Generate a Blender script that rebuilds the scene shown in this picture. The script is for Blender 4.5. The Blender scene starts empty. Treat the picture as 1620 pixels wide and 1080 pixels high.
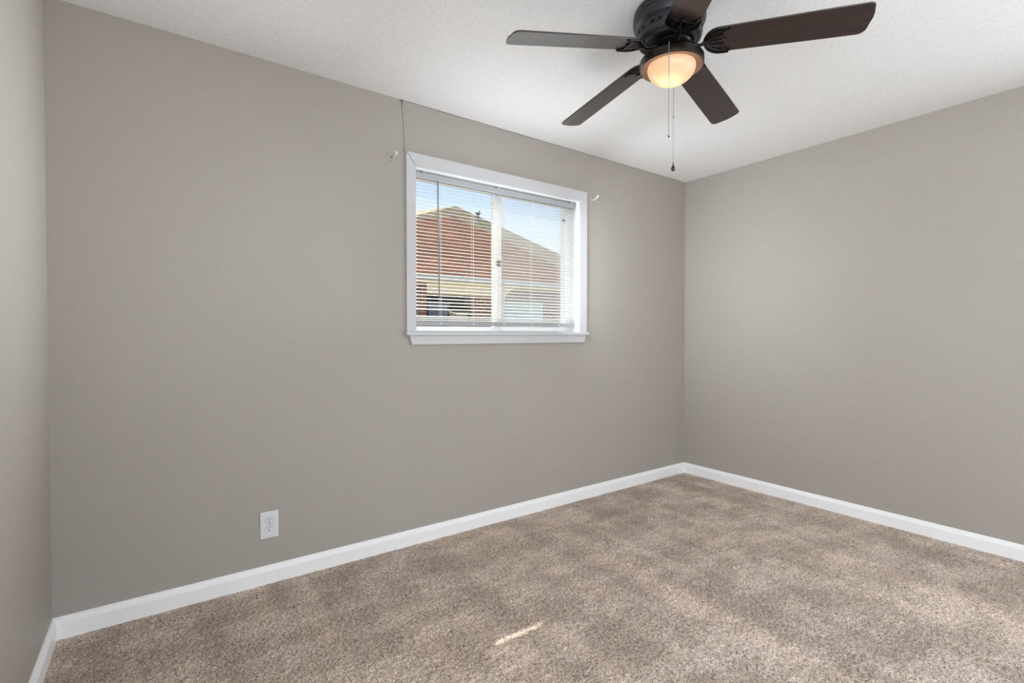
import bpy, bmesh, math, random
import numpy as np
from mathutils import Vector, Matrix

random.seed(7)
rng = np.random.default_rng(11)
S = bpy.context.scene
COL = S.collection
PI = math.pi

# ------------------------------------------------------------------ camera
F_PX, YAW, PITCH, EYE = 782.0, math.radians(54.4), math.radians(-0.92), 1.17
cd = bpy.data.cameras.new('camera')
cd.sensor_width = 36.0
cd.lens = 36.0 * F_PX / 1620.0
cd.clip_start = 0.02
cam = bpy.data.objects.new('camera', cd)
COL.objects.link(cam)
cam.location = (0, 0, EYE)
cam.rotation_euler = (math.radians(90) + PITCH, 0, YAW - math.radians(90))
S.camera = cam

# ------------------------------------------------------------------ view
S.view_settings.view_transform = 'Standard'
S.view_settings.look = 'None'
S.view_settings.exposure = -0.13
S.view_settings.gamma = 1.0
S.view_settings.use_curve_mapping = False
S.cycles.use_denoising = True
S.cycles.max_bounces = 10
S.cycles.diffuse_bounces = 6
S.cycles.transparent_max_bounces = 16
S.cycles.sample_clamp_indirect = 6.0

# ------------------------------------------------------------------ sky
w = bpy.data.worlds.new('sky')
S.world = w
w.use_nodes = True
nt = w.node_tree
nt.nodes.clear()
tc = nt.nodes.new('ShaderNodeTexCoord')
sep = nt.nodes.new('ShaderNodeSeparateXYZ')
rmp = nt.nodes.new('ShaderNodeValToRGB')
e = rmp.color_ramp.elements
e[0].position = 0.0; e[0].color = (0.90, 0.93, 0.96, 1)
e[1].position = 1.0; e[1].color = (0.22, 0.42, 0.85, 1)
m = e.new(0.16); m.color = (0.82, 0.90, 0.98, 1)
m = e.new(0.32); m.color = (0.50, 0.70, 0.98, 1)
bgn = nt.nodes.new('ShaderNodeBackground')
bgn.inputs['Strength'].default_value = 1.25
outn = nt.nodes.new('ShaderNodeOutputWorld')
nt.links.new(tc.outputs['Generated'], sep.inputs[0])
nt.links.new(sep.outputs['Z'], rmp.inputs[0])
nt.links.new(rmp.outputs[0], bgn.inputs[0])
nt.links.new(bgn.outputs[0], outn.inputs[0])

# ------------------------------------------------------------------ sun and added fill lamps
def lamp(name, kind, loc, direction, energy, color, **kw):
    ld = bpy.data.lights.new(name, kind)
    ld.energy = energy
    ld.color = color
    for k, v in kw.items():
        setattr(ld, k, v)
    o = bpy.data.objects.new(name, ld)
    COL.objects.link(o)
    o.location = loc
    if direction is not None:
        o.rotation_euler = Vector(direction).to_track_quat('-Z', 'Y').to_euler()
    return o
SUN_DIR = (-0.148, -1.0, -1.234)
lamp('sun', 'SUN', (3, 12, 14), SUN_DIR, 13.0, (1.0, 0.95, 0.87), angle=math.radians(0.6))
# fill lamps added in the made-up openings behind the camera
lamp('fill_right', 'AREA', (3.60, -0.75, 1.35), (-1, 0.0, -0.02), 33.0, (0.875, 0.935, 1.0),
     shape='RECTANGLE', size=1.7, size_y=1.5)
lamp('fill_left', 'AREA', (-0.32, -0.75, 1.35), (1, 0.0, 0.0), 50.0, (0.875, 0.935, 1.0),
     shape='RECTANGLE', size=1.5, size_y=1.9)
lamp('fill_back', 'AREA', (1.45, -1.58, 1.30), (0, 1, 0.02), 40.0, (0.875, 0.935, 1.0),
     shape='RECTANGLE', size=2.5, size_y=1.7)
# lamps added inside the blind, standing in for daylight off its slats
for nm, x, d, p, sp in (('window_fill_right', 2.15, (1, -0.40, -0.10), 8.0, 130), ('window_fill_left', 1.25, (-1, -0.27, 0.0), 4.9, 80),
                        ('window_fill_up', 1.70, (0, -0.5, 1), 3.2, 150)):
    lamp(nm, 'AREA', (x, 2.32 if 'left' in nm else 2.38, 1.64), d, p, (0.885, 0.935, 1.0), shape='RECTANGLE', size=0.9 if 'up' in nm else 0.3, size_y=0.3 if 'up' in nm else 0.85, spread=math.radians(sp))

# ------------------------------------------------------------------ helpers
def tag(o, label=None, cat=None, group=None, kind=None):
    if label: o['label'] = label
    if cat: o['category'] = cat
    if group: o['group'] = group
    if kind: o['kind'] = kind
    return o

def empty(name, loc=(0, 0, 0), rz=0.0, parent=None):
    o = bpy.data.objects.new(name, None)
    COL.objects.link(o)
    o.empty_display_size = 0.1
    o.location = loc
    o.rotation_euler = (0, 0, rz)
    if parent: o.parent = parent
    return o

def obj(name, bm, mat, parent=None, smooth=False, auto=None):
    bmesh.ops.recalc_face_normals(bm, faces=bm.faces)
    me = bpy.data.meshes.new(name)
    bm.to_mesh(me)
    bm.free()
    if mat: me.materials.append(mat)
    if smooth or auto:
        for p in me.polygons: p.use_smooth = True
    if auto:
        me.set_sharp_from_angle(angle=math.radians(auto))
    o = bpy.data.objects.new(name, me)
    COL.objects.link(o)
    if parent: o.parent = parent
    return o

def box(bm, x0, x1, y0, y1, z0, z1, bev=0.0):
    r = bmesh.ops.create_cube(bm, size=1.0)
    vs = r['verts']
    for v in vs:
        v.co = Vector(((x0 + x1) / 2 + v.co.x * (x1 - x0), (y0 + y1) / 2 + v.co.y * (y1 - y0), (z0 + z1) / 2 + v.co.z * (z1 - z0)))
    if bev > 0:
        es = list({e for v in vs for e in v.link_edges})
        bmesh.ops.bevel(bm, geom=es, offset=bev, segments=2, profile=0.5, affect='EDGES')

def lathe(bm, prof, seg=48, center=(0, 0, 0), cap=True):
    rings = []
    for r, z in prof:
        if r < 1e-6:
            rings.append([bm.verts.new((center[0], center[1], center[2] + z))])
        else:
            rings.append([bm.verts.new((center[0] + r * math.cos(2 * PI * i / seg), center[1] + r * math.sin(2 * PI * i / seg), center[2] + z)) for i in range(seg)])
    for a, b in zip(rings, rings[1:]):
        for i in range(seg):
            j = (i + 1) % seg
            q = []
            q.append(a[i] if len(a) > 1 else a[0])
            if len(a) > 1: q.append(a[j])
            if len(b) > 1: q += [b[j], b[i]]
            else: q.append(b[0])
            if len(q) > 2: bm.faces.new(q)
    if cap:
        for R in (rings[0], rings[-1]):
            if len(R) > 2: bm.faces.new(R)

def tube(bm, pts, rad, seg=10, flat=1.0, up=None, cap=True):
    """sweep a circle (or an ellipse, flat<1) along pts; rad may be a list"""
    pts = [Vector(p) for p in pts]
    n = len(pts)
    if not hasattr(rad, '__len__'): rad = [rad] * n
    rings = []
    for i, p in enumerate(pts):
        t = (pts[min(i + 1, n - 1)] - pts[max(i - 1, 0)]).normalized()
        u = Vector(up) if up else (Vector((0, 0, 1)) if abs(t.z) < 0.9 else Vector((1, 0, 0)))
        s = t.cross(u).normalized()
        v = s.cross(t).normalized()
        rings.append([bm.verts.new(p + s * math.cos(2 * PI * k / seg) * rad[i] + v * math.sin(2 * PI * k / seg) * rad[i] * flat) for k in range(seg)])
    for a, b in zip(rings, rings[1:]):
        for k in range(seg):
            bm.faces.new((a[k], a[(k + 1) % seg], b[(k + 1) % seg], b[k]))
    if cap:
        bm.faces.new(rings[0]); bm.faces.new(rings[-1])

def prism(bm, outline, axis_a, axis_b, axis_n, origin, t0, t1):
    """outline (a,b) list extruded from t0 to t1 along axis_n"""
    A, B, N, O = Vector(axis_a), Vector(axis_b), Vector(axis_n), Vector(origin)
    lo = [bm.verts.new(O + A * a + B * b + N * t0) for a, b in outline]
    hi = [bm.verts.new(O + A * a + B * b + N * t1) for a, b in outline]
    bm.faces.new(lo); bm.faces.new(hi)
    n = len(lo)
    for i in range(n):
        bm.faces.new((lo[i], lo[(i + 1) % n], hi[(i + 1) % n], hi[i]))

def ellipsoid(bm, c, r, seg=14, rings=8):
    res = bmesh.ops.create_uvsphere(bm, u_segments=seg, v_segments=rings, radius=1.0)
    for v in res['verts']:
        v.co = Vector((c[0] + v.co.x * r[0], c[1] + v.co.y * r[1], c[2] + v.co.z * r[2]))

# ------------------------------------------------------------------ materials
def new_mat(name, color, rough=0.6, metal=0.0, spec=0.5, coat=0.0, coat_rough=0.1):
    m = bpy.data.materials.new(name)
    m.use_nodes = True
    b = m.node_tree.nodes['Principled BSDF']
    b.inputs['Base Color'].default_value = (*color, 1)
    b.inputs['Roughness'].default_value = rough
    b.inputs['Metallic'].default_value = metal
    b.inputs['Specular IOR Level'].default_value = spec
    b.inputs['Coat Weight'].default_value = coat
    b.inputs['Coat Roughness'].default_value = coat_rough
    b.inputs['Coat IOR'].default_value = 1.6
    return m, m.node_tree, b

def coords(t, kind='Object', scale=(1, 1, 1)):
    c = t.nodes.new('ShaderNodeTexCoord')
    mp = t.nodes.new('ShaderNodeMapping')
    mp.inputs['Scale'].default_value = scale
    t.links.new(c.outputs[kind], mp.inputs[0])
    return mp.outputs[0]

def noise(t, vec, scale, detail=3.0, rough=0.5):
    n = t.nodes.new('ShaderNodeTexNoise')
    n.inputs['Scale'].default_value = scale
    n.inputs['Detail'].default_value = detail
    n.inputs['Roughness'].default_value = rough
    t.links.new(vec, n.inputs['Vector'])
    return n.outputs['Fac']

def ramp(t, fac, stops):
    r = t.nodes.new('ShaderNodeValToRGB')
    e = r.color_ramp.elements
    e[0].position, e[0].color = stops[0][0], (*stops[0][1], 1)
    e[1].position, e[1].color = stops[-1][0], (*stops[-1][1], 1)
    for p, c in stops[1:-1]:
        q = e.new(p); q.color = (*c, 1)
    t.links.new(fac, r.inputs[0])
    return r.outputs[0]

def mixc(t, fac, a, b, mode='MIX'):
    m = t.nodes.new('ShaderNodeMix')
    m.data_type = 'RGBA'; m.blend_type = mode
    for sock, val in ((m.inputs[0], fac), (m.inputs[6], a), (m.inputs[7], b)):
        if hasattr(val, 'links') or hasattr(val, 'is_linked'): t.links.new(val, sock)
        elif hasattr(val, '__len__'): sock.default_value = (*val, 1)
        else: sock.default_value = val
    return m.outputs[2]

def bump(t, b, height, strength, dist=0.002, prev=None):
    n = t.nodes.new('ShaderNodeBump')
    n.inputs['Strength'].default_value = strength
    n.inputs['Distance'].default_value = dist
    t.links.new(height, n.inputs['Height'])
    if prev: t.links.new(prev, n.inputs['Normal'])
    t.links.new(n.outputs[0], b.inputs['Normal'])
    return n.outputs[0]

def wall_mat():
    m, t, b = new_mat('greige_wall_paint', (0.40, 0.375, 0.345), 0.55, spec=0.35)
    v = coords(t)
    c = ramp(t, noise(t, v, 1.3, 4), [(0.3, (0.385, 0.356, 0.316)), (0.7, (0.400, 0.371, 0.330))])
    t.links.new(c, b.inputs['Base Color'])
    h = noise(t, v, 150.0, 4.0, 0.6)
    p = bump(t, b, h, 0.55, 0.0012)
    h2 = noise(t, v, 28.0, 2.0)
    bump(t, b, h2, 0.25, 0.003, p)
    return m

def ceiling_mat():
    m, t, b = new_mat('white_ceiling_paint', (0.82, 0.80, 0.80), 0.9, spec=0.2)
    v = coords(t)
    c = ramp(t, noise(t, v, 260.0, 2.0), [(0.30, (0.66, 0.66, 0.66)), (0.45, (0.85, 0.85, 0.85)), (1.0, (0.88, 0.88, 0.88))])
    t.links.new(c, b.inputs['Base Color'])
    h = noise(t, v, 170.0, 4.0, 0.65)
    bump(t, b, h, 0.6, 0.0015)
    return m

def carpet_mat():
    m, t, b = new_mat('carpet_pile', (0.36, 0.28, 0.22), 1.0, spec=0.05)
    v = coords(t)
    fine = noise(t, v, 230.0, 2.0, 0.6)
    tuft = noise(t, v, 135.0, 2.0, 0.6)
    c1 = ramp(t, fine, [(0.32, (0.30, 0.225, 0.175)), (0.48, (0.48, 0.395, 0.33)), (0.66, (0.80, 0.71, 0.63))])
    gap = ramp(t, tuft, [(0.31, (0.30, 0.26, 0.23)), (0.43, (0.88, 0.86, 0.84)), (0.56, (1.04, 1.04, 1.04)), (0.70, (1.2, 1.19, 1.18))])
    c1 = mixc(t, 1.0, c1, gap, 'MULTIPLY')
    # brushed patches where the pile leans the other way
    vb = coords(t, 'Object', (1.0, 1.7, 1.0))
    big = ramp(t, noise(t, vb, 3.1, 4.0, 0.62), [(0.36, (0.86, 0.84, 0.82)), (0.50, (0.98, 0.97, 0.96)), (0.54, (1.12, 1.12, 1.13)), (0.66, (1.22, 1.22, 1.24))])
    c2 = mixc(t, 1.0, c1, big, 'MULTIPLY')
    # straight passes of the vacuum cleaner, run out from the window wall
    vs = coords(t, 'Object', (6.5, 0.55, 1.0))
    st = ramp(t, noise(t, vs, 1.0, 2.0, 0.5), [(0.40, (0.90, 0.89, 0.88)), (0.47, (1.0, 1.0, 1.0)), (0.53, (1.03, 1.03, 1.03)), (0.60, (1.12, 1.115, 1.11))])
    c2 = mixc(t, 1.0, c2, st, 'MULTIPLY')
    c2 = mixc(t, 1.0, c2, (1.03, 1.0, 0.97), 'MULTIPLY')
    t.links.new(c2, b.inputs['Base Color'])
    b.inputs['Sheen Weight'].default_value = 0.15
    b.inputs['Sheen Roughness'].default_value = 0.5
    h = noise(t, v, 140.0, 3.0, 0.65)
    bump(t, b, h, 1.0, 0.006)
    return m

def trim_mat(name='white_trim_paint', col=(0.92, 0.92, 0.925), rough=0.35):
    m, t, b = new_mat(name, col, rough, spec=0.5)
    v = coords(t)
    h = noise(t, v, 60.0, 2.0)
    bump(t, b, h, 0.08, 0.001)
    return m

def wood_mat():
    m, t, b = new_mat('dark_walnut_veneer', (0.03, 0.015, 0.012), 0.4, spec=0.4, coat=0.9, coat_rough=0.24)
    v = coords(t, 'Object', (1.2, 22.0, 4.0))
    n1 = noise(t, v, 3.0, 6.0, 0.6)
    c = ramp(t, n1, [(0.30, (0.006, 0.003, 0.0025)), (0.50, (0.014, 0.0055, 0.0045)), (0.66, (0.032, 0.011, 0.008))])
    t.links.new(c, b.inputs['Base Color'])
    bump(t, b, n1, 0.06, 0.0005)
    return m

def bronze_mat(name, col, rough):
    m, t, b = new_mat(name, col, rough, metal=0.55, spec=0.5, coat=0.15, coat_rough=0.3)
    v = coords(t)
    n1 = noise(t, v, 35.0, 3.0)
    r = t.nodes.new('ShaderNodeMapRange')
    r.inputs['To Min'].default_value = rough - 0.05
    r.inputs['To Max'].default_value = rough + 0.08
    t.links.new(n1, r.inputs['Value'])
    t.links.new(r.outputs[0], b.inputs['Roughness'])
    return m

def frosted_glass_mat():
    m = bpy.data.materials.new('frosted_glass_bowl')
    m.use_nodes = True
    t = m.node_tree
    t.nodes.clear()
    out = t.nodes.new('ShaderNodeOutputMaterial')
    tr = t.nodes.new('ShaderNodeBsdfTranslucent'); tr.inputs[0].default_value = (0.70, 0.54, 0.39, 1)
    df = t.nodes.new('ShaderNodeBsdfDiffuse'); df.inputs[0].default_value = (0.58, 0.51, 0.43, 1)
    gl = t.nodes.new('ShaderNodeBsdfGlossy'); gl.inputs['Roughness'].default_value = 0.25
    em = t.nodes.new('ShaderNodeEmission'); em.inputs[0].default_value = (1.0, 0.78, 0.54, 1); em.inputs[1].default_value = 0.24
    n = t.nodes.new('ShaderNodeTexNoise'); n.inputs['Scale'].default_value = 30
    r = t.nodes.new('ShaderNodeMapRange'); r.inputs['To Min'].default_value = 0.30; r.inputs['To Max'].default_value = 0.36
    t.links.new(n.outputs['Fac'], r.inputs['Value'])
    m1 = t.nodes.new('ShaderNodeMixShader'); t.links.new(r.outputs[0], m1.inputs[0])
    t.links.new(tr.outputs[0], m1.inputs[1]); t.links.new(df.outputs[0], m1.inputs[2])
    m2 = t.nodes.new('ShaderNodeMixShader'); m2.inputs[0].default_value = 0.05
    t.links.new(m1.outputs[0], m2.inputs[1]); t.links.new(gl.outputs[0], m2.inputs[2])
    a = t.nodes.new('ShaderNodeAddShader')
    t.links.new(m2.outputs[0], a.inputs[0]); t.links.new(em.outputs[0], a.inputs[1])
    t.links.new(a.outputs[0], out.inputs[0])
    return m

def pane_mat():
    m = bpy.data.materials.new('window_glass')
    m.use_nodes = True
    t = m.node_tree
    t.nodes.clear()
    out = t.nodes.new('ShaderNodeOutputMaterial')
    tr = t.nodes.new('ShaderNodeBsdfTransparent'); tr.inputs[0].default_value = (0.97, 0.985, 0.98, 1)
    gl = t.nodes.new('ShaderNodeBsdfGlossy'); gl.inputs['Roughness'].default_value = 0.02
    fr = t.nodes.new('ShaderNodeFresnel'); fr.inputs['IOR'].default_value = 1.25
    mx = t.nodes.new('ShaderNodeMixShader')
    t.links.new(fr.outputs[0], mx.inputs[0]); t.links.new(tr.outputs[0], mx.inputs[1]); t.links.new(gl.outputs[0], mx.inputs[2])
    t.links.new(mx.outputs[0], out.inputs[0])
    return m

def screen_mat():
    """insect screen: a fine pale mesh, partly see-through"""
    m = bpy.data.materials.new('insect_screen_mesh')
    m.use_nodes = True
    t = m.node_tree
    t.nodes.clear()
    out = t.nodes.new('ShaderNodeOutputMaterial')
    tr = t.nodes.new('ShaderNodeBsdfTransparent')
    df = t.nodes.new('ShaderNodeBsdfDiffuse'); df.inputs[0].default_value = (0.75, 0.78, 0.82, 1)
    mx = t.nodes.new('ShaderNodeMixShader'); mx.inputs[0].default_value = 0.14
    t.links.new(tr.outputs[0], mx.inputs[1]); t.links.new(df.outputs[0], mx.inputs[2])
    t.links.new(mx.outputs[0], out.inputs[0])
    return m

def brick_mat():
    m, t, b = new_mat('red_brown_brick', (0.3, 0.12, 0.06), 0.9, spec=0.1)
    c = t.nodes.new('ShaderNodeTexCoord')
    mp = t.nodes.new('ShaderNodeMapping'); mp.inputs['Rotation'].default_value = (math.radians(90), 0, 0)
    t.links.new(c.outputs['Object'], mp.inputs[0])
    br = t.nodes.new('ShaderNodeTexBrick')
    br.inputs['Color1'].default_value = (0.30, 0.13, 0.07, 1); br.inputs['Color2'].default_value = (0.20, 0.085, 0.05, 1)
    br.inputs['Mortar'].default_value = (0.45, 0.38, 0.30, 1)
    br.inputs['Scale'].default_value = 1.0; br.inputs['Brick Width'].default_value = 0.22; br.inputs['Row Height'].default_value = 0.075
    br.inputs['Mortar Size'].default_value = 0.008
    t.links.new(mp.outputs[0], br.inputs['Vector'])
    t.links.new(br.outputs['Color'], b.inputs['Base Color'])
    return m

def shingle_mat(name, ca, cb, cc):
    m, t, b = new_mat(name, ca, 0.95, spec=0.05)
    c = t.nodes.new('ShaderNodeTexCoord')
    mp = t.nodes.new('ShaderNodeMapping')
    t.links.new(c.outputs['Object'], mp.inputs[0])
    br = t.nodes.new('ShaderNodeTexBrick')
    br.inputs['Color1'].default_value = (*ca, 1); br.inputs['Color2'].default_value = (*cb, 1)
    br.inputs['Mortar'].default_value = (*cc, 1)
    br.inputs['Scale'].default_value = 1.0; br.inputs['Brick Width'].default_value = 0.30; br.inputs['Row Height'].default_value = 0.13
    br.inputs['Mortar Size'].default_value = 0.010
    t.links.new(mp.outputs[0], br.inputs['Vector'])
    n1 = noise(t, coords(t), 2.0, 4.0)
    g = ramp(t, n1, [(0.3, (0.85, 0.85, 0.85)), (0.7, (1.15, 1.12, 1.1))])
    t.links.new(mixc(t, 1.0, br.outputs['Color'], g, 'MULTIPLY'), b.inputs['Base Color'])
    return m

M = dict(
    wall=wall_mat(), ceiling=ceiling_mat(), carpet=carpet_mat(), trim=trim_mat(),
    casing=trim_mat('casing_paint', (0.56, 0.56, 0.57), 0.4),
    vinyl=trim_mat('white_window_vinyl', (0.84, 0.85, 0.86), 0.4),
    slat=trim_mat('white_blind_enamel', (0.86, 0.85, 0.83), 0.35),
    rail=trim_mat('pale_grey_blind_rail', (0.42, 0.43, 0.445), 0.3),
    wood=wood_mat(),
    bronze=bronze_mat('oil_rubbed_bronze', (0.040, 0.040, 0.048), 0.42),
    iron=bronze_mat('black_bronze_iron', (0.012, 0.010, 0.010), 0.2),
    ring=bronze_mat('brown_bronze_ring', (0.016, 0.010, 0.008), 0.36), lip=bronze_mat('bowl_lit_bronze_lip', (0.42, 0.27, 0.19), 0.42),
    bowl=frosted_glass_mat(), pane=pane_mat(), screen=screen_mat(), brick=brick_mat(),
    shingle=shingle_mat('red_brown_shingles', (0.25, 0.092, 0.040), (0.17, 0.062, 0.027), (0.09, 0.036, 0.019)),
    tan_shingle=shingle_mat('tan_shingles', (0.50, 0.37, 0.20), (0.42, 0.31, 0.17), (0.26, 0.18, 0.10)),
    chain=new_mat('nickel_chain', (0.35, 0.34, 0.33), 0.3, metal=0.9)[0],
    black=new_mat('black_enamel', (0.010, 0.010, 0.011), 0.25, coat=0.5)[0],
    dark=new_mat('dark_recess', (0.012, 0.011, 0.010), 0.9, spec=0.1)[0],
    crack_and_shade_line=new_mat('dark_crack_and_shade_line', (0.16, 0.145, 0.13), 0.95, spec=0.05)[0],
    plate=trim_mat('white_outlet_plastic', (0.72, 0.73, 0.75), 0.35),
    clear=new_mat('cloudy_clear_plastic', (0.70, 0.68, 0.64), 0.25)[0],
    steel=new_mat('dull_zinc_steel', (0.28, 0.26, 0.23), 0.4, metal=0.7)[0],
    wand=new_mat('clear_grey_wand', (0.22, 0.23, 0.25), 0.2)[0],
    cord=new_mat('white_ladder_cord', (0.80, 0.79, 0.76), 0.8)[0],
    tan=new_mat('tan_painted_board', (0.78, 0.62, 0.37), 0.8)[0],
    gutter=new_mat('pale_gutter_enamel', (0.50, 0.47, 0.40), 0.5)[0],
    garage=trim_mat('pale_blue_grey_door_paint', (0.50, 0.58, 0.58), 0.6),
    ground=new_mat('dry_ground', (0.32, 0.28, 0.20), 0.95)[0],
    clutter=new_mat('blue_grey_fabric', (0.13, 0.13, 0.17), 0.9)[0],
    clutter2=new_mat('olive_tan_plastic', (0.36, 0.30, 0.16), 0.8)[0],
)

# ------------------------------------------------------------------ room
XL, XR, YW, YB, H = -0.34, 3.62, 2.55, -1.60, 2.44
OX0, OX1, OZ0, OZ1 = 1.163, 2.396, 1.165, 2.092     # window opening
T = 0.15

def struct(name, bm, mat, parent=None, **k):
    o = obj(name, bm, mat, parent, **k)
    if parent is None: o['kind'] = 'structure'
    return o

# carpeted floor: a real, uneven pile surface
def carpet():
    step = 0.0055
    nx = int((XR - XL) / step) + 1
    y0 = 0.25
    ny = int((YW - y0) / step) + 1
    xs = np.linspace(XL, XR, nx); ys = np.linspace(y0, YW, ny)
    X, Y = np.meshgrid(xs, ys)
    Z = rng.normal(0, 1, X.shape)
    Z = (Z + 0.35 * (np.roll(Z, 1, 0) + np.roll(Z, -1, 0) + np.roll(Z, 1, 1) + np.roll(Z, -1, 1))) * 0.0015
    Z = np.clip(Z, -0.004, 0.003) - 0.004
    ed = np.clip(np.minimum(np.minimum(X - XL, XR - X), YW - Y) / 0.05, 0.25, 1.0)
    Z = (Z + 0.004) * ed - 0.004
    jx = rng.uniform(-0.35, 0.35, X.shape) * step; jy = rng.uniform(-0.35, 0.35, X.shape) * step
    jx[:, [0, -1]] = 0; jy[[0, -1], :] = 0
    P = np.stack([X + jx, Y + jy, Z], -1).reshape(-1, 3)
    i = np.arange(nx * ny).reshape(ny, nx)
    q = np.stack([i[:-1, :-1], i[:-1, 1:], i[1:, 1:], i[1:, :-1]], -1).reshape(-1, 4)
    n0 = len(P)
    P = np.concatenate([P, [[XL, YB, -0.004], [XR, YB, -0.004], [XR, y0, -0.004], [XL, y0, -0.004]]])
    q = np.concatenate([q, [[n0, n0 + 1, n0 + 2, n0 + 3]]])
    me = bpy.data.meshes.new('floor')
    me.vertices.add(len(P)); me.vertices.foreach_set('co', P.astype(np.float32).ravel())
    me.loops.add(q.size); me.loops.foreach_set('vertex_index', q.astype(np.int32).ravel())
    me.polygons.add(len(q)); me.polygons.foreach_set('loop_start', np.arange(0, q.size, 4, dtype=np.int32))
    me.polygons.foreach_set('use_smooth', np.ones(len(q), dtype=bool))
    me.update(calc_edges=True)
    me.materials.append(M['carpet'])
    o = bpy.data.objects.new('floor', me)
    COL.objects.link(o)
    o['kind'] = 'structure'
carpet()

bm = bmesh.new(); box(bm, XL - T, XR + T, YB - T, YW + T, H, H + 0.12); struct('ceiling', bm, M['ceiling'])
bm = bmesh.new(); box(bm, XL - T, XR + T, YB - T, YW + T, -0.16, -0.02); tag(obj('floor_slab', bm, M['dark']), kind='structure')

bm = bmesh.new()
box(bm, XL - T, OX0, YW, YW + T, -0.02, H)
box(bm, OX1, XR + T, YW, YW + T, -0.02, H)
box(bm, OX0, OX1, YW, YW + T, -0.02, OZ0)
box(bm, OX0, OX1, YW, YW + T, OZ1, H)
wall_far = struct('wall_far', bm, M['wall'])

def side_wall(name, x0, x1, ya, yb, za, zb):
    bm = bmesh.new()
    box(bm, x0, x1, YB, ya, -0.02, H)
    box(bm, x0, x1, yb, YW, -0.02, H)
    if za > 0: box(bm, x0, x1, ya, yb, -0.02, za)
    box(bm, x0, x1, ya, yb, zb, H)
    return struct(name, bm, M['wall'])
side_wall('wall_right', XR, XR + T, -1.50, 0.10, 0.55, 2.12)
side_wall('wall_left', XL - T, XL, -1.50, 0.05, 0.0, 2.12)
bm = bmesh.new()
box(bm, XL - T, 0.20, YB - T, YB, -0.02, H); box(bm, 2.70, XR + T, YB - T, YB, -0.02, H)
box(bm, 0.20, 2.70, YB - T, YB, -0.02, 0.45); box(bm, 0.20, 2.70, YB - T, YB, 2.15, H); struct('wall_back', bm, M['wall'])

# unseen openings added for the fill lamps: window right, glazed door left
def simple_window(name, x, sx, ya, yb, za, zb):
    root = tag(empty(name, (x, (ya + yb) / 2, za)), kind='structure')
    o = (x, (ya + yb) / 2, za)
    def p(nm, rects, mat, d0, d1):
        bm = bmesh.new()
        for (a, b, c, d) in rects:
            box(bm, min(sx * d0, sx * d1), max(sx * d0, sx * d1), a - o[1], b - o[1], c - o[2], d - o[2])
        obj(nm, bm, mat, root)
    f = 0.05
    p('frame', [(ya, ya + f, za, zb), (yb - f, yb, za, zb), (ya + f, yb - f, za, za + f), (ya + f, yb - f, zb - f, zb),
                ((ya + yb) / 2 - 0.02, (ya + yb) / 2 + 0.02, za + f, zb - f)], M['vinyl'], 0.07, 0.12)
    p('glass', [(ya + f, yb - f, za + f, zb - f)], M['pane'], 0.093, 0.097)
simple_window('added_window_2', XR, 1, -1.50, 0.10, 0.55, 2.12)
simple_window('added_window_3', XL, -1, -1.50, 0.05, 0.0, 2.12)

w4 = tag(empty('added_window_4', (1.45, YB, 0.45)), kind='structure')  # unseen window added to carry the back fill lamp
bm = bmesh.new()
for a, b, c, d in ((-1.25, -1.20, 0, 1.7), (1.20, 1.25, 0, 1.7), (-0.02, 0.02, 0.05, 1.65), (-1.20, 1.20, 0, 0.05), (-1.20, 1.20, 1.65, 1.7)): box(bm, a, b, -0.12, -0.07, c, d)
obj('frame', bm, M['vinyl'], w4)
bm = bmesh.new(); box(bm, -1.20, 1.20, -0.097, -0.093, 0.05, 1.65); obj('glass', bm, M['pane'], w4)

# baseboards: tall board with an eased, stepped top
def baseboard(name, p0, p1, nrm):
    prof = [(0, -0.008), (0.0145, -0.008), (0.0145, 0.056), (0.0125, 0.060), (0.0125, 0.063), (0.0085, 0.070), (0.0070, 0.076), (0.0035, 0.080), (0, 0.080)]
    d = (Vector(p1) - Vector(p0))
    L = d.length; d.normalize()
    bm = bmesh.new()
    prism(bm, prof, nrm, (0, 0, 1), d, p0, 0, L)
    return struct(name, bm, M['trim'])
baseboard('baseboard_far', (XL, YW, 0), (XR, YW, 0), (0, -1, 0))
baseboard('baseboard_right', (XR, YB, 0), (XR, YW - 0.0145, 0), (-1, 0, 0))
baseboard('baseboard_left', (XL, 0.05, 0), (XL, YW - 0.0145, 0), (1, 0, 0))

# hairline cracks up from the window corner; ceiling joint strip is painted shade
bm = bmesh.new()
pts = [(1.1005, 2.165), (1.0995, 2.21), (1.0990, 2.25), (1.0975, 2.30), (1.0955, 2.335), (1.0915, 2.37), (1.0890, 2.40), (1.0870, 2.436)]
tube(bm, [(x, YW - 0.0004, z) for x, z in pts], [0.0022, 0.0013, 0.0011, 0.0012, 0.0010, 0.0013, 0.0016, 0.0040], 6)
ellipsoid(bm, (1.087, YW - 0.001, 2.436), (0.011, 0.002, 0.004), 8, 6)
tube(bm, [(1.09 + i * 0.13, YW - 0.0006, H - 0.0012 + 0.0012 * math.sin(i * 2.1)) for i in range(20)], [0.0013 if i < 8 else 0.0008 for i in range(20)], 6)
obj('crack_and_shade_line', bm, M['crack_and_shade_line'], wall_far)

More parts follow.
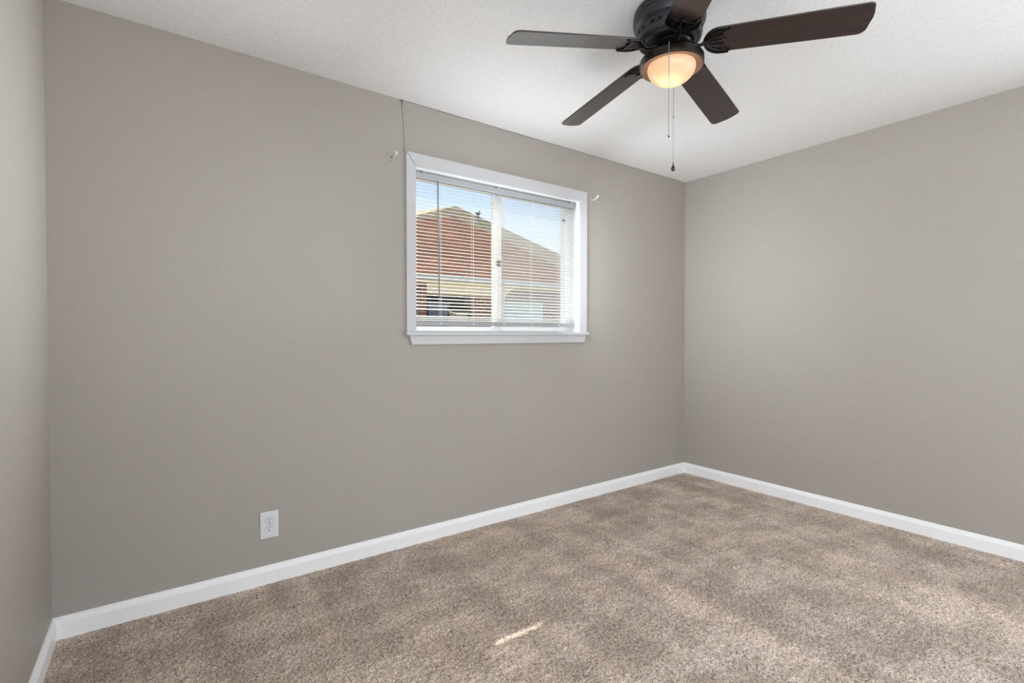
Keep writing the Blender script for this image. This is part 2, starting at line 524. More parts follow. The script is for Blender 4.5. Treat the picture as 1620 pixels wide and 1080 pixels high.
# ------------------------------------------------------------------ window_1
win = tag(empty('window_1', ((OX0 + OX1) / 2, YW, 1.165)), kind='structure')
wo = Vector(win.location)
def wpart(name, bm, mat, parent=None, **k):
    for v in bm.verts: v.co -= wo
    return obj(name, bm, mat, parent or win, **k)
CX0, CX1, CZ1 = 1.107, 2.464, 2.163
cy = -0.017
bm = bmesh.new()   # left leg, mitred at the head
prism(bm, [(CX0, 1.18), (OX0, 1.18), (OX0, OZ1 - 0.001), (CX0, CZ1 - 0.003)], (1, 0, 0), (0, 0, 1), (0, 1, 0), (0, YW, 0), cy, 0)
wpart('casing', bm, M['casing'])
bm = bmesh.new()
prism(bm, [(OX1, 1.18), (CX1, 1.18), (CX1, CZ1), (OX1, OZ1)], (1, 0, 0), (0, 0, 1), (0, 1, 0), (0, YW, 0), cy, 0)
wpart('casing', bm, M['casing'])
bm = bmesh.new()
prism(bm, [(CX0 + 0.0025, CZ1), (OX0 + 0.003, OZ1), (OX1, OZ1), (CX1, CZ1)], (1, 0, 0), (0, 0, 1), (0, 1, 0), (0, YW, 0), cy, 0)
wpart('casing', bm, M['casing'])
# thin stop bead inside the casing on the right and across the head
bm = bmesh.new()
box(bm, OX1 - 0.012, OX1, YW - 0.006, YW + 0.012, 1.18, OZ1)
box(bm, OX0, OX1 - 0.012, YW - 0.006, YW + 0.012, OZ1 - 0.010, OZ1)
wpart('bead', bm, M['vinyl'])
bm = bmesh.new(); box(bm, 1.098, 2.472, YW - 0.0365, YW + 0.09, 1.160, 1.180, 0.003)
wpart('stool', bm, M['casing'])
bm = bmesh.new()
prism(bm, [(1.122, 1.160), (2.455, 1.160), (2.438, 1.109), (1.138, 1.109)], (1, 0, 0), (0, 0, 1), (0, 1, 0), (0, YW, 0), -0.019, 0)
wpart('apron', bm, M['casing'])
bm = bmesh.new()    # jamb lining
box(bm, OX0 - 0.004, OX0 + 0.0015, YW - 0.004, YW + 0.15, 1.18, OZ1); box(bm, OX1 - 0.0015, OX1 + 0.004, YW - 0.004, YW + 0.15, 1.18, OZ1)
box(bm, OX0, OX1, YW - 0.004, YW + 0.15, OZ1 - 0.0015, OZ1 + 0.004)
wpart('jamb', bm, M['vinyl'])
FY = YW + 0.085
bm = bmesh.new()
box(bm, OX0, OX0 + 0.028, FY, FY + 0.055, 1.165, OZ1); box(bm, OX1 - 0.045, OX1, FY, FY + 0.055, 1.165, OZ1)
box(bm, OX0 + 0.028, OX1 - 0.045, FY, FY + 0.055, 1.165, 1.212); box(bm, OX0 + 0.028, OX1 - 0.045, FY, FY + 0.055, OZ1 - 0.03, OZ1)
wpart('frame', bm, M['vinyl'])
bm = bmesh.new(); box(bm, OX0 + 0.03, OX1 - 0.05, FY - 0.012, FY, 1.182, 1.196, 0.002)
wpart('sill_track', bm, M['vinyl'])
bm = bmesh.new(); box(bm, 1.752, 1.806, FY + 0.004, FY + 0.045, 1.212, OZ1 - 0.03, 0.002)
box(bm, 1.774, 1.780, FY - 0.002, FY + 0.004, 1.212, OZ1 - 0.03)
ms = wpart('meeting_stile', bm, M['vinyl'])
bm = bmesh.new(); box(bm, 1.764, 1.790, FY - 0.013, FY - 0.002, 1.60, 1.64, 0.003); wpart('latch', bm, M['steel'])
bm = bmesh.new(); box(bm, OX0 + 0.028, 1.752, FY + 0.036, FY + 0.040, 1.212, OZ1 - 0.03); wpart('pane', bm, M['pane'])
bm = bmesh.new(); box(bm, 1.806, OX1 - 0.045, FY + 0.016, FY + 0.020, 1.212, OZ1 - 0.03); wpart('pane', bm, M['pane'])
bm = bmesh.new(); box(bm, 1.806, OX1 - 0.045, FY + 0.050, FY + 0.0508, 1.212, OZ1 - 0.03); wpart('insect_screen', bm, M['screen'])
bm = bmesh.new(); box(bm, 2.330, 2.351, FY + 0.002, FY + 0.012, 1.963, 1.973, 0.002); wpart('stop_clip', bm, M['dark'])

# ------------------------------------------------------------------ mini blind
YBL = YW + 0.040
BX0, BX1 = OX0 + 0.006, OX1 - 0.010
blind = tag(empty('mini_blind', ((BX0 + BX1) / 2, YBL, 1.18)),
            'white aluminium mini blind with thin open slats hanging inside the window', 'window blind')
bo = Vector(blind.location)
def bpart(name, bm, mat, parent=None, **k):
    for v in bm.verts: v.co -= bo
    return obj(name, bm, mat, parent or blind, **k)
bm = bmesh.new()   # U shaped head rail with rolled lip
hz0, hz1 = 2.046, 2.078
prism(bm, [(-0.0135, hz0 + 0.003), (-0.0105, hz0), (0.0135, hz0), (0.0135, hz1), (0.0120, hz1), (0.0120, hz0 + 0.0015), (-0.0118, hz0 + 0.0015),
           (-0.0118, hz1 - 0.003), (-0.0098, hz1 - 0.003), (-0.0098, hz1), (-0.0135, hz1)], (0, 1, 0), (0, 0, 1), (1, 0, 0), (0, YBL, 0), BX0 + 0.004, BX1 - 0.002)
head = bpart('headrail', bm, M['rail'])
for px in (1.235, 1.745, 2.36):
    bm = bmesh.new(); box(bm, px - 0.012, px + 0.012, YBL - 0.016, YBL + 0.014, hz1 - 0.006, OZ1, 0.001)
    bpart('mounting_bracket', bm, M['rail'])
# slats
PITCHZ = 0.0200
TILT = math.atan(0.29)
def slat_mesh(sag=0.0):
    bm = bmesh.new()
    n, nx = 6, 40
    W = 0.025
    vt = []
    for i in range(n + 1):
        u = (i / n - 0.5)
        y = u * W
        z = 0.0022 * (1 - (2 * u) ** 2)
        Y = y * math.cos(TILT) - z * math.sin(TILT)
        Z = y * math.sin(TILT) + z * math.cos(TILT)
        vt.append((Y, Z))
    L = (BX1 - BX0 - 0.012) / 2
    top, bot = [], []
    for j in range(nx + 1):
        x = -L + 2 * L * j / nx
        s = sag(x) if sag else 0.0
        top.append([bm.verts.new((x, y, z + 0.00015 + s)) for y, z in vt])
        bot.append([bm.verts.new((x, y, z - 0.00015 + s)) for y, z in vt])
    for j in range(nx):
        for i in range(n):
            bm.faces.new((top[j][i], top[j + 1][i], top[j + 1][i + 1], top[j][i + 1]))
            bm.faces.new((bot[j][i], bot[j][i + 1], bot[j + 1][i + 1], bot[j + 1][i]))
        bm.faces.new((top[j][0], bot[j][0], bot[j + 1][0], top[j + 1][0]))
        bm.faces.new((top[j][n], top[j + 1][n], bot[j + 1][n], bot[j][n]))
    bm.faces.new(top[0] + bot[0][::-1]); bm.faces.new(top[nx] + bot[nx][::-1])
    return bm
slat0 = None
Z0 = hz0 - 0.016
NS = 37
zs = [Z0 - i * PITCHZ for i in range(NS)]
for z in zs:
    if slat0 is None:
        s = obj('slat', slat_mesh(), M['slat'], blind, smooth=True); slat0 = s
    else:
        s = slat0.copy(); COL.objects.link(s); s.parent = blind
    s.location = (random.uniform(-.0008, .0008), 0, z - bo.z)
    s.rotation_euler = (random.uniform(-0.015, 0.015) if z > 1.45 else 0.0, 0, 0)
# the lowest free slat is bent: its left end is caught up against the slat above
s = obj('slat', slat_mesh(lambda x: 0.0210 * max(0.0, min(1.0, (-0.335 - x) / 0.06))), M['slat'], blind, smooth=True)
s.location = (0, 0, zs[-1] - 0.0225 - bo.z)
# slats gathered on the bottom rail
rz0, rz1 = 1.216, 1.240
for k in range(3):
    s = obj('slat', slat_mesh(), M['slat'], blind, smooth=True)
    s.location = (0, 0, rz1 + 0.006 + 0.011 * k - bo.z)
bm = bmesh.new()
prism(bm, [(-0.012, rz0), (0.012, rz0), (0.014, rz0 + 0.004), (0.012, rz0 + 0.010), (0.0135, rz1 - 0.003), (0.011, rz1), (-0.011, rz1), (-0.0135, rz1 - 0.003), (-0.0105, rz0 + 0.011), (-0.0145, rz0 + 0.005)],
      (0, 1, 0), (0, 0, 1), (1, 0, 0), (0, YBL, 0), BX0 + 0.010, BX1 - 0.004)
brail = bpart('bottom_rail', bm, M['rail'])
ladders = (1.340, 1.560, 1.785, 2.010, 2.245)
for x in ladders:
    bm = bmesh.new(); lathe(bm, [(0.0001, -0.0022), (0.004, -0.002), (0.0055, 0.0), (0.0055, 0.003)], 14)
    bmesh.ops.rotate(bm, verts=bm.verts, matrix=Matrix.Rotation(math.radians(-90), 3, 'X'))
    for v in bm.verts: v.co += Vector((x, YBL - 0.0125, (rz0 + rz1) / 2 + 0.002)) - bo
    obj('rail_button', bm, M['vinyl'], brail, smooth=True)
    bm = bmesh.new()
    for dy in (-0.0128, 0.0128):
        tube(bm, [(x, YBL + dy, rz1 - 0.002), (x, YBL + dy, hz0)], 0.0006, 5)
    tube(bm, [(x + 0.004, YBL + 0.0, rz1), (x + 0.004, YBL, hz0)], 0.0007, 5)
    bpart('ladder_cord', bm, M['cord'])
bm = bmesh.new()
tube(bm, [(1.315, YBL - 0.020, 2.044), (1.3165, YBL - 0.021, 1.85), (1.320, YBL - 0.021, 1.60), (1.3235, YBL - 0.020, 1.385)], 0.0042, 6)
wand = bpart('tilt_wand', bm, M['wand'])
bm = bmesh.new(); tube(bm, [(1.315, YBL - 0.014, 2.056), (1.315, YBL - 0.020, 2.054), (1.315, YBL - 0.020, 2.040)], 0.0030, 8)
bpart('wand_hook', bm, M['rail'])

# ------------------------------------------------------------------ curtain rod brackets beside the window
def rod_bracket(x, z, label, mirror=1, big=1.0):
    root = tag(empty('curtain_rod_bracket', (x, YW, z)), label, 'bracket')
    bm = bmesh.new()
    prism(bm, [(-0.007, -0.018), (0.007, -0.018), (0.008, 0.0), (0.007, 0.016), (-0.007, 0.016), (-0.008, 0.0)], (1, 0, 0), (0, 0, 1), (0, 1, 0), (0, 0, 0), -0.0022, 0)
    obj('wall_plate', bm, M['clear'], root)
    for zz in (-0.012, 0.010):
        bm = bmesh.new(); ellipsoid(bm, (0, -0.003, zz), (0.0042, 0.0025, 0.0042), 10, 6); obj('screw', bm, M['dark'], root, smooth=True)
    bm = bmesh.new()
    tube(bm, [(0, -0.001, 0.0), (0.001, -0.020, 0.001), (0.003, -0.040, 0.004), (0.004, -0.050, 0.010)], [0.0065, 0.0048, 0.0045, 0.004], 8)
    obj('arm', bm, M['clear'], root, smooth=True)
    bm = bmesh.new()
    lathe(bm, [(0.0, -0.006), (0.007, -0.005), (0.0085, 0.002), (0.0075, 0.009), (0.0055, 0.009), (0.0050, 0.002), (0.0, 0.001)], 16, (0.004, -0.052, 0.014), cap=False)
    obj('rod_cup', bm, M['clear'], root, smooth=True)
rod_bracket(1.030, 2.110, 'small pale curtain rod bracket on the wall at the upper left of the window')
rod_bracket(2.528, 2.122, 'small pale curtain rod bracket on the wall at the upper right of the window')

# ------------------------------------------------------------------ outlet
ox, oz = 0.418, 0.271
outlet = tag(empty('wall_outlet', (ox, YW, oz)), 'white duplex electrical outlet low on the grey wall above the baseboard', 'electrical outlet')
bm = bmesh.new()
box(bm, -0.0395, 0.0395, -0.0055, 0, -0.0625, 0.0625, 0.0025)
obj('cover_plate', bm, M['plate'], outlet)
def receptacle(zc):
    bm = bmesh.new()
    pts = []
    for k in range(28):
        a = 2 * PI * k / 28
        pts.append((0.0172 * math.cos(a), max(-0.0138, min(0.0138, 0.0172 * math.sin(a)))))
    prism(bm, pts, (1, 0, 0), (0, 0, 1), (0, 1, 0), (0, 0, zc), -0.0075, -0.005)
    r = obj('receptacle', bm, M['plate'], outlet)
    bm = bmesh.new()
    box(bm, -0.0072, -0.0052, -0.0079, -0.0072, zc + 0.0010, zc + 0.0095)
    box(bm, 0.0052, 0.0070, -0.0079, -0.0072, zc + 0.0018, zc + 0.0087)
    prism(bm, [(0.0027 * math.cos(a), 0.0027 * math.sin(a)) for a in [2 * PI * k / 14 for k in range(14)]], (1, 0, 0), (0, 0, 1), (0, 1, 0), (0, 0, zc - 0.0072), -0.0079, -0.0072)
    obj('slots', bm, M['dark'], r)
    bm = bmesh.new()   # thin groove around the receptacle
    ring = [(1.05 * a, 1.05 * b) for a, b in pts]
    tube(bm, [(a, -0.0056, zc + b) for a, b in ring + ring[:1]], 0.0005, 5, cap=False)
    obj('groove', bm, M['steel'], r)
receptacle(0.0195); receptacle(-0.0195)
bm = bmesh.new(); ellipsoid(bm, (0, -0.0058, 0), (0.0032, 0.0012, 0.0032), 12, 6); obj('screw', bm, M['rail'], outlet, smooth=True)

# ------------------------------------------------------------------ ceiling fan
FX, FY_, FZ = 1.6538, 1.2317, 2.44
fan = tag(empty('ceiling_fan', (FX, FY_, FZ)), 'dark bronze hugger ceiling fan with five dark wood blades and a lit frosted bowl', 'ceiling fan')
def zc(z): return z - FZ
# motor housing: stepped drum under the ceiling, slotted lower band
bm = bmesh.new()
lathe(bm, [(0.110, zc(2.440)), (0.127, zc(2.439)), (0.133, zc(2.432)), (0.1355, zc(2.425)), (0.132, zc(2.421)), (0.1365, zc(2.417)), (0.1375, zc(2.410)),
           (0.1345, zc(2.406)), (0.138, zc(2.401)), (0.137, zc(2.386)), (0.132, zc(2.374)), (0.124, zc(2.367)), (0.1215, zc(2.364)),
           (0.1235, zc(2.361)), (0.1225, zc(2.328)), (0.1195, zc(2.320)), (0.111, zc(2.314)), (0.105, zc(2.315)), (0.101, zc(2.310)), (0.094, zc(2.308)), (0.089, zc(2.313)), (0.055, zc(2.316))], 72)
housing = obj('motor_housing', bm, M['bronze'], fan, auto=24)
housing.location = (-0.008, 0.006, 0)
for k in range(10):     # ventilation slots
    a = 2 * PI * k / 10 + 0.25
    bm = bmesh.new()
    rr, ln, hh = 0.1245, 0.046, 0.0062
    pts = []
    for i in range(24):
        t = 2 * PI * i / 24
        sx = (ln / 2 - hh) * (1 if math.cos(t) > 0 else -1) + hh * math.cos(t)
        pts.append((sx, hh * math.sin(t)))
    top = [bm.verts.new((rr * math.cos(a + s / rr), rr * math.sin(a + s / rr), zc(2.346) + z)) for s, z in pts]
    inn = [bm.verts.new(((rr - 0.004) * math.cos(a + s / rr), (rr - 0.004) * math.sin(a + s / rr), zc(2.346) + z)) for s, z in pts]
    bm.faces.new(top); bm.faces.new(inn)
    for i in range(24): bm.faces.new((top[i], top[(i + 1) % 24], inn[(i + 1) % 24], inn[i]))
    sl = obj('vent_slot', bm, M['dark'], housing)
    bm = bmesh.new()
    tube(bm, [((rr + 0.0002) * math.cos(a + 1.06 * s / rr), (rr + 0.0002) * math.sin(a + 1.06 * s / rr), zc(2.346) + 1.16 * z) for s, z in pts + pts[:1]], 0.0010, 5, cap=False)
    obj('slot_rim', bm, M['bronze'], sl, smooth=True)
# rotor hub with screws
bm = bmesh.new()
lathe(bm, [(0.066, zc(2.314)), (0.078, zc(2.308)), (0.080, zc(2.298)), (0.074, zc(2.290)), (0.060, zc(2.286)), (0.050, zc(2.280)), (0.048, zc(2.272)), (0.030, zc(2.270))], 48)
hub = obj('rotor_hub', bm, M['iron'], fan, auto=40)
for k in range(15):
    a = 2 * PI * k / 15
    bm = bmesh.new(); ellipsoid(bm, (0.069 * math.cos(a), 0.069 * math.sin(a), zc(2.2875)), (0.0035, 0.0035, 0.003), 8, 6)
    obj('screw', bm, M['iron'], hub, smooth=True)
# switch housing
bm = bmesh.new()
lathe(bm, [(0.040, zc(2.282)), (0.050, zc(2.280)), (0.052, zc(2.276)), (0.052, zc(2.256)), (0.056, zc(2.252)), (0.040, zc(2.250))], 40)
sw = obj('switch_housing', bm, M['ring'], fan, auto=40)
# light kit: ring
bm = bmesh.new()
lathe(bm, [(0.040, zc(2.2560)), (0.085, zc(2.2550)), (0.108, zc(2.252)), (0.1180, zc(2.248)), (0.1215, zc(2.243)), (0.1222, zc(2.222)), (0.1212, zc(2.2165)), (0.1190, zc(2.2145)),
           (0.1170, zc(2.2150)), (0.1160, zc(2.2200)), (0.0940, zc(2.2270)), (0.040, zc(2.2500))], 72, cap=False)
ring = obj('light_ring', bm, M['ring'], fan, auto=35)
bm = bmesh.new()
lathe(bm, [(0.1170, zc(2.2145)), (0.1130, zc(2.2155)), (0.1040, zc(2.2175)), (0.0945, zc(2.2185)), (0.0935, zc(2.2215)), (0.1165, zc(2.2195)), (0.1170, zc(2.2145))], 72, cap=False)
tag(obj('inner_lip', bm, M['lip'], ring, smooth=True), 'satin bronze inner lip of the light ring, lightened for the bowl glow')  # glow of the bowl is put into this lighter bronze
# frosted bowl
bm = bmesh.new()
prof = []
R0, D = 0.0918, 0.066
for i in range(15):
    a = (PI / 2) * i / 14
    prof.append((max(R0 * math.cos(a), 0.0), zc(2.2165) - D * math.sin(a) ** 1.0))
prof[-1] = (0.0, zc(2.2165) - D)
prof = [(R0 - 0.001, zc(2.222))] + prof
inner = [(max(r - 0.0035, 0.0), z + 0.0035) for r, z in prof[::-1]]
inner[0] = (0.0, prof[-1][1] + 0.0035)
rs = prof + inner
lathe(bm, rs, 64, cap=False)
bowl = obj('light_bowl', bm, M['bowl'], fan, smooth=True)
bulb_loc = (FX - 0.008, FY_ + 0.000, 2.180)
lamp('lamp_bulb', 'POINT', bulb_loc, None, 0.62, (1.0, 0.88, 0.74), shadow_soft_size=0.012)
# blades and blade irons
PH, BP, TX, TY, DR = 2.7463, -0.2238, -0.0175, -0.0225, 0.0877
def blade_frame(k):
    a = PH + k * 2 * PI / 5
    ev = Vector((math.cos(a), math.sin(a), 0)); nv = Vector((-math.sin(a), math.cos(a), 0))
    def f(r, s, h=0.0):
        p = ev * r + nv * (math.cos(BP) * s) + Vector((0, 0, math.sin(BP) * s))
        z = zc(2.3009) + p.z - DR * r + TX * p.x + TY * p.y
        up = (Vector((0, 0, 1)) * math.cos(BP) - nv * math.sin(BP))
        return Vector((p.x, p.y, z)) + up * h
    return a, f
def arc(cx, cy, r, d0, d1, n=8):
    return [(cx + r * math.cos(math.radians(d0 + (d1 - d0) * i / n)), cy + r * math.sin(math.radians(d0 + (d1 - d0) * i / n))) for i in range(n + 1)]
def outline():
    """(r, s) outline of a blade: rounded root, slightly flaring sides, raked tip with soft corners"""
    o = []
    R_ = 0.066
    # tip, from negative side to positive side
    o += arc(0.640, -0.0505, 0.014, -90, -12, 5)
    o += [(0.6585, -0.020), (0.6580, 0.0), (0.6530, 0.020)]
    o += arc(0.622, 0.0365, 0.028, 12, 90, 7)
    o += [(0.50, 0.0632), (0.35, 0.0605), (0.25, 0.0590), (0.20, 0.0580)]
    o += arc(0.178, 0.0, 0.0575, 88, 268, 18)
    o += [(0.20, -0.0580), (0.25, -0.0590), (0.35, -0.0605), (0.50, -0.0632)]
    return o
OUT = outline()
for k in range(5):
    a, f = blade_frame(k)
    # build along local axes so the wood grain runs along the blade
    root_m = Matrix.Translation((0, 0, 0)) @ Matrix.Rotation(a, 4, 'Z')
    inv = root_m.inverted()
    bm = bmesh.new()
    def loc(v): return inv @ v
    h = 0.0030
    vb = [bm.verts.new(loc(f(r, s, -h))) for r, s in OUT]
    vb2 = [bm.verts.new(loc(f(r + (0.0015 if r > 0.4 else -0.0015) * (abs(r - 0.64) < 0.03 or r < 0.2), s * 1.02, 0))) for r, s in OUT]
    vt = [bm.verts.new(loc(f(r, s, h))) for r, s in OUT]
    bm.faces.new(vb); bm.faces.new(vt)
    n = len(OUT)
    for i in range(n):
        j = (i + 1) % n
        bm.faces.new((vb[i], vb[j], vb2[j], vb2[i])); bm.faces.new((vb2[i], vb2[j], vt[j], vt[i]))
    bl = obj('blade', bm, M['wood'], fan, auto=30)
    bl.rotation_euler = (0, 0, a)
    # iron: flat crescent under the root with scalloped edge, three ribs, a curved arm to the hub
    inner_edge = [(0.212, 0.052), (0.196, 0.047), (0.186, 0.036), (0.182, 0.022), (0.184, 0.012), (0.190, 0.004), (0.196, 0.0),
                  (0.190, -0.004), (0.184, -0.012), (0.182, -0.022), (0.186, -0.036), (0.196, -0.047), (0.212, -0.052)]
    outer = [(0.205, 0.0595)] + arc(0.178, 0.0, 0.0600, 88, 268, 18)[0:19] + [(0.205, -0.0595)]
    bm = bmesh.new()
    # crescent plate as quads between outer arc and inner edge
    N = 24
    def samp(pl, t):
        L = [0]
        for p, q in zip(pl, pl[1:]): L.append(L[-1] + math.dist(p, q))
        x = t * L[-1]
        for i in range(len(pl) - 1):
            if x <= L[i + 1] + 1e-9:
                u = (x - L[i]) / (L[i + 1] - L[i])
                return (pl[i][0] + u * (pl[i + 1][0] - pl[i][0]), pl[i][1] + u * (pl[i + 1][1] - pl[i][1]))
        return pl[-1]
    A = [samp(outer, i / N) for i in range(N + 1)]
    B = [samp(inner_edge, i / N) for i in range(N + 1)]
    Mi = [((p[0] * 0.5 + q[0] * 0.5), (p[1] * 0.5 + q[1] * 0.5)) for p, q in zip(A, B)]
    rows = [[bm.verts.new(loc(f(p[0], p[1], -h + 0.0005))) for p in A], [bm.verts.new(loc(f(p[0], p[1], -h - 0.004))) for p in A],
            [bm.verts.new(loc(f(p[0], p[1], -h - 0.0022))) for p in Mi],
            [bm.verts.new(loc(f(p[0], p[1], -h - 0.004))) for p in B], [bm.verts.new(loc(f(p[0], p[1], -h + 0.0005))) for p in B]]
    for r0, r1 in zip(rows, rows[1:]):
        for i in range(N): bm.faces.new((r0[i], r0[i + 1], r1[i + 1], r1[i]))
    for i in range(N): bm.faces.new((rows[0][i], rows[4][i], rows[4][i + 1], rows[0][i + 1]))
    bm.faces.new([r[0] for r in rows]); bm.faces.new([r[N] for r in rows])
    # raised rims and veins
    for pl, rad in ((inner_edge, 0.0024), (A, 0.0026)):
        tube(bm, [loc(f(p[0], p[1], -h - 0.0045)) for p in pl], rad, 7)
    for sgn in (1, -1):
        tube(bm, [loc(f(r, s * sgn, -h - 0.0042)) for r, s in ((0.124, 0.004), (0.140, 0.016), (0.160, 0.022), (0.182, 0.022))], 0.0020, 6)
        tube(bm, [loc(f(r, s * sgn, -h - 0.0042)) for r, s in ((0.126, 0.010), (0.145, 0.032), (0.170, 0.044), (0.200, 0.050))], 0.0018, 6)
    tube(bm, [loc(f(r, 0, -h - 0.0042)) for r in (0.122, 0.15, 0.175, 0.196)], 0.0022, 6)
    p0 = loc(Vector((math.cos(a) * 0.068, math.sin(a) * 0.068, zc(2.290))))
    p1 = loc(Vector((math.cos(a) * 0.084, math.sin(a) * 0.084, zc(2.286))))
    pe = loc(f(0.120, 0, -0.006)); pe2 = loc(f(0.135, 0, -0.005))
    q = [p0, p1, p1 * 0.6 + pe * 0.4 + Vector((0, 0, -0.006)), p1 * 0.25 + pe * 0.75 + Vector((0, 0, -0.005)), pe, pe2]
    tube(bm, q, [0.013, 0.010, 0.0085, 0.0080, 0.0095, 0.012], 10, flat=0.75)
    ir = obj('blade_iron', bm, M['iron'], fan, auto=50)
    ir.rotation_euler = (0, 0, a)
    for (r, s) in ((0.150, 0.0), (0.158, 0.030), (0.158, -0.030)):
        bm = bmesh.new(); c = f(r, s, -h - 0.0035); ellipsoid(bm, inv @ c, (0.0045, 0.0045, 0.0028), 10, 6)
        obj('screw', bm, M['iron'], ir, smooth=True)
# pull chains: each leaves the switch housing, runs over the ring and hangs free
def chain(dx, dy, z_bot, z_couple, fob):
    u = Vector((dx, dy, 0)).normalized()
    x, y = dx, dy
    pts = [u * 0.050 + Vector((0, 0, zc(2.266))), u * 0.080 + Vector((0, 0, zc(2.261))), u * 0.110 + Vector((0, 0, zc(2.256)))]
    pts += [Vector((x, y, zc(2.248)))]
    bm = bmesh.new()
    for p, q in zip(pts, pts[1:]):
        n = int((q - p).length / 0.0042)
        for i in range(n): ellipsoid(bm, p.lerp(q, i / n), (0.0016, 0.0016, 0.0016), 6, 4)
    z = 2.248
    while z > z_bot:
        r = 0.00165 if z > z_couple or not fob else 0.00110
        ellipsoid(bm, (x, y, zc(z)), (r, r, r * 1.15), 6, 4); z -= 0.0042 if r > 0.0012 else 0.003
    tube(bm, pts + [Vector((x, y, zc(z_bot)))], 0.0006, 4)
    c = obj('pull_chain', bm, M['chain'], fan, smooth=True)
    bm = bmesh.new()
    tube(bm, [u * 0.074 + Vector((0, 0, zc(2.266))) + Vector((-u.y, u.x, 0)) * (0.0055 * math.cos(t)) + Vector((0, 0, 0.0055 * math.sin(t))) for t in [2 * PI * i / 14 for i in range(15)]], 0.0014, 6, cap=False)
    obj('eyelet', bm, M['chain'], c, smooth=True)
    if fob:
        bm = bmesh.new(); lathe(bm, [(0.0, 0.0), (0.0022, -0.001), (0.0024, -0.006), (0.0014, -0.008), (0.0026, -0.010), (0.0050, -0.015), (0.0078, -0.022), (0.0086, -0.028), (0.0072, -0.034), (0.0, -0.037)], 16, (x, y, zc(z_bot)), cap=False)
        obj('pull_fob', bm, M['black'], c, smooth=True)
        bm = bmesh.new(); tube(bm, [(x, y, zc(z_couple)), (x, y, zc(z_couple - 0.007))], 0.0026, 8)
        obj('chain_coupling', bm, M['steel'], c, smooth=True)
    else:
        bm = bmesh.new(); tube(bm, [(x, y, zc(z_bot + 0.006)), (x + 0.001, y, zc(z_bot))], 0.0028, 8)
        obj('chain_coupling', bm, M['black'], c, smooth=True)
chain(-0.1080, -0.0695, 1.897, 0, False)
chain(0.1090, 0.0700, 1.887, 2.079, True)

# ------------------------------------------------------------------ outside: neighbouring house
bm = bmesh.new()
prism(bm, [(-30, 2.9), (50, 2.9), (50, 60), (-30, 60)], (1, 0, 0), (0, 1, 0), (0, 0, 1), (0, 0, 0), -0.5, -0.3)
tag(obj('ground_outside', bm, M['ground']), kind='structure')

house = tag(empty('neighbour_house', (6.5, 10.0, -0.3)), 'brick house with red brown shingle roof seen outside through the window blind', 'house')
ho = Vector(house.location)
def hpart(name, bm, mat, parent=None, **k):
    for v in bm.verts: v.co -= ho
    return obj(name, bm, mat, parent or house, **k)
def poly(bm, pts):
    bm.faces.new([bm.verts.new(p) for p in pts])
def solid_from(bm, thick=0.12):
    g = bmesh.ops.extrude_face_region(bm, geom=bm.faces[:])
    for v in [x for x in g['geom'] if isinstance(x, bmesh.types.BMVert)]: v.co.z -= thick
HY = 10.0
bm = bmesh.new(); box(bm, -1.0, 9.8, HY + 0.45, HY + 8, -0.3, 2.62); hpart('brick_wall', bm, M['brick'])
# front hip roof
EY, EZ = HY - 0.05, 2.47
bm = bmesh.new()
a0, a1 = (-1.5, EY, EZ - 0.02), (10.2, EY, EZ)
pk0, pk1 = (3.0, 12.9, 3.55), (7.15, 12.9, 4.62)
bk0, bk1 = (-1.5, 15.8, EZ), (10.2, 15.8, EZ)
poly(bm, [a0, a1, pk1, pk0]); poly(bm, [a1, bk1, pk1]); poly(bm, [bk1, bk0, pk0, pk1]); poly(bm, [bk0, a0, pk0])
bmesh.ops.remove_doubles(bm, verts=bm.verts, dist=1e-4)
hpart('front_roof', bm, M['shingle'])
bm = bmesh.new()
e0 = (0.2, 13.4, 2.5); e1 = (17.5, 13.4, 2.5)
p0 = (4.0, 16.6, 4.62); p1 = (9.25, 16.6, 6.02); f0 = (0.2, 20, 2.5); f1 = (17.5, 20, 2.5)
poly(bm, [e0, e1, p1, p0]); poly(bm, [e1, f1, p1]); poly(bm, [f1, f0, p0, p1]); poly(bm, [f0, e0, p0])
bmesh.ops.remove_doubles(bm, verts=bm.verts, dist=1e-4)
hpart('rear_roof', bm, M['tan_shingle'])
bm = bmesh.new(); tube(bm, [(10.0, 16.2, 5.1), (10.0, 16.2, 5.76)], 0.05, 10); ellipsoid(bm, (10.0, 16.2, 5.78), (0.11, 0.11, 0.08), 10, 6); hpart('roof_vent', bm, M['steel'], smooth=True)
bm = bmesh.new(); box(bm, -1.5, 10.2, EY - 0.10, EY + 0.02, EZ - 0.12, EZ + 0.01); hpart('gutter', bm, M['gutter'])
bm = bmesh.new(); box(bm, -1.5, 10.2, EY + 0.02, EY + 0.06, EZ - 0.18, EZ - 0.02); hpart('fascia', bm, M['tan'])
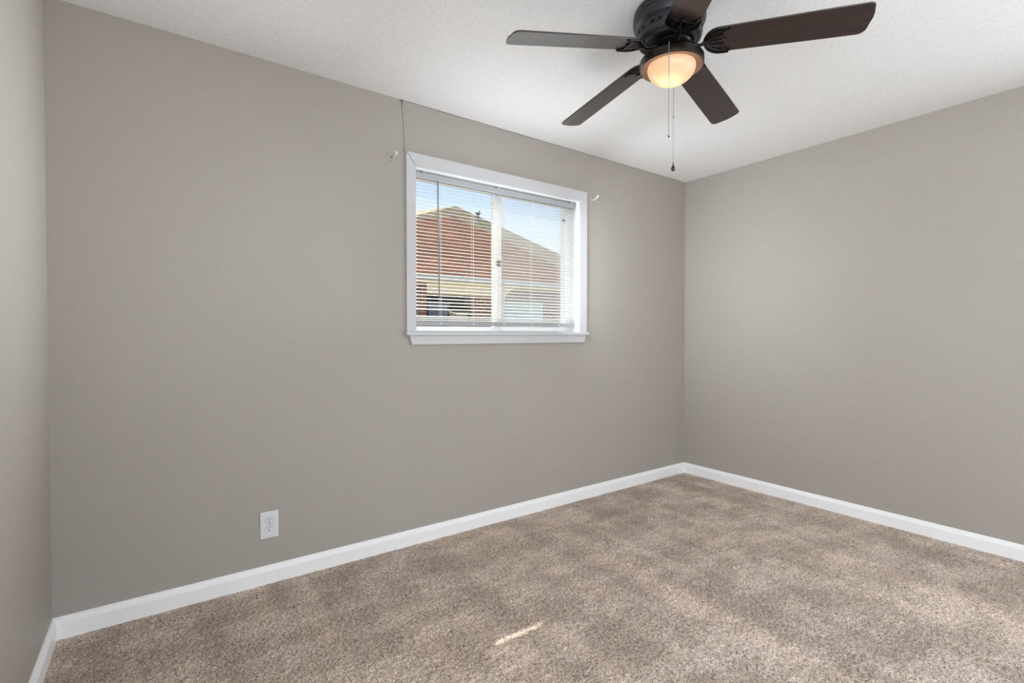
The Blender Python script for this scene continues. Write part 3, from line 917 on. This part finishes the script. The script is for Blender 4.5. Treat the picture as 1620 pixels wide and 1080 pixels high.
bm = bmesh.new(); box(bm, 4.85, 6.78, EY + 0.06, EY + 0.16, 2.06, EZ - 0.12); hpart('porch_header', bm, M['tan'])
bm = bmesh.new(); box(bm, 4.62, 4.84, EY + 0.06, EY + 0.40, -0.3, EZ - 0.1); hpart('brick_pillar', bm, M['brick'])
bm = bmesh.new(); box(bm, 6.05, 6.75, EY + 0.10, EY + 0.50, -0.3, 2.10); hpart('brick_pillar', bm, M['brick'])
bm = bmesh.new()
prism(bm, [(6.80, 2.33), (7.45, 2.33), (7.20, 2.27), (7.02, 2.15), (6.94, 1.98), (6.92, -0.3), (6.80, -0.3)], (1, 0, 0), (0, 0, 1), (0, 1, 0), (0, EY + 0.06, 0), 0, 0.14)
hpart('arched_post', bm, M['tan'])
bm = bmesh.new(); box(bm, 7.18, 8.45, EY + 0.42, EY + 0.52, -0.25, 2.0); gd = hpart('garage_door', bm, M['garage'])
bm = bmesh.new()
for z in (0.3, 0.85, 1.4): box(bm, 7.18, 8.45, EY + 0.41, EY + 0.425, z, z + 0.02)
hpart('panel_groove', bm, M['dark'], gd)
bm = bmesh.new(); box(bm, 4.85, 6.04, EY + 0.46, EY + 0.52, -0.2, 2.03); hpart('porch_back_panel', bm, M['dark'])  # dark panel across the back of the porch recess
# things kept under the porch
def crate(x0, x1, z0, z1, mat, label, y=EY + 0.20):
    bm = bmesh.new(); box(bm, x0, x1, y, y + 0.22, z0, z1, 0.03)
    prism(bm, [(x0 - 0.03, z1 - 0.05), (x1 + 0.03, z1 - 0.05), (x1 + 0.03, z1), (x0 - 0.03, z1)], (1, 0, 0), (0, 0, 1), (0, 1, 0), (0, y - 0.02, 0), 0, 0.26)
    for v in bm.verts: v.co -= Vector((x0, y, z0))
    o = obj('storage_bin', bm, mat); o.location = (x0, y, z0)
    return tag(o, label, 'storage bin')
crate(4.95, 5.45, -0.3, 1.86, M['clutter'], 'tall blue grey storage bin under the porch of the house outside')
crate(5.50, 5.98, -0.3, 1.68, M['clutter2'], 'tan storage bin under the porch beside the brick pillar outside')
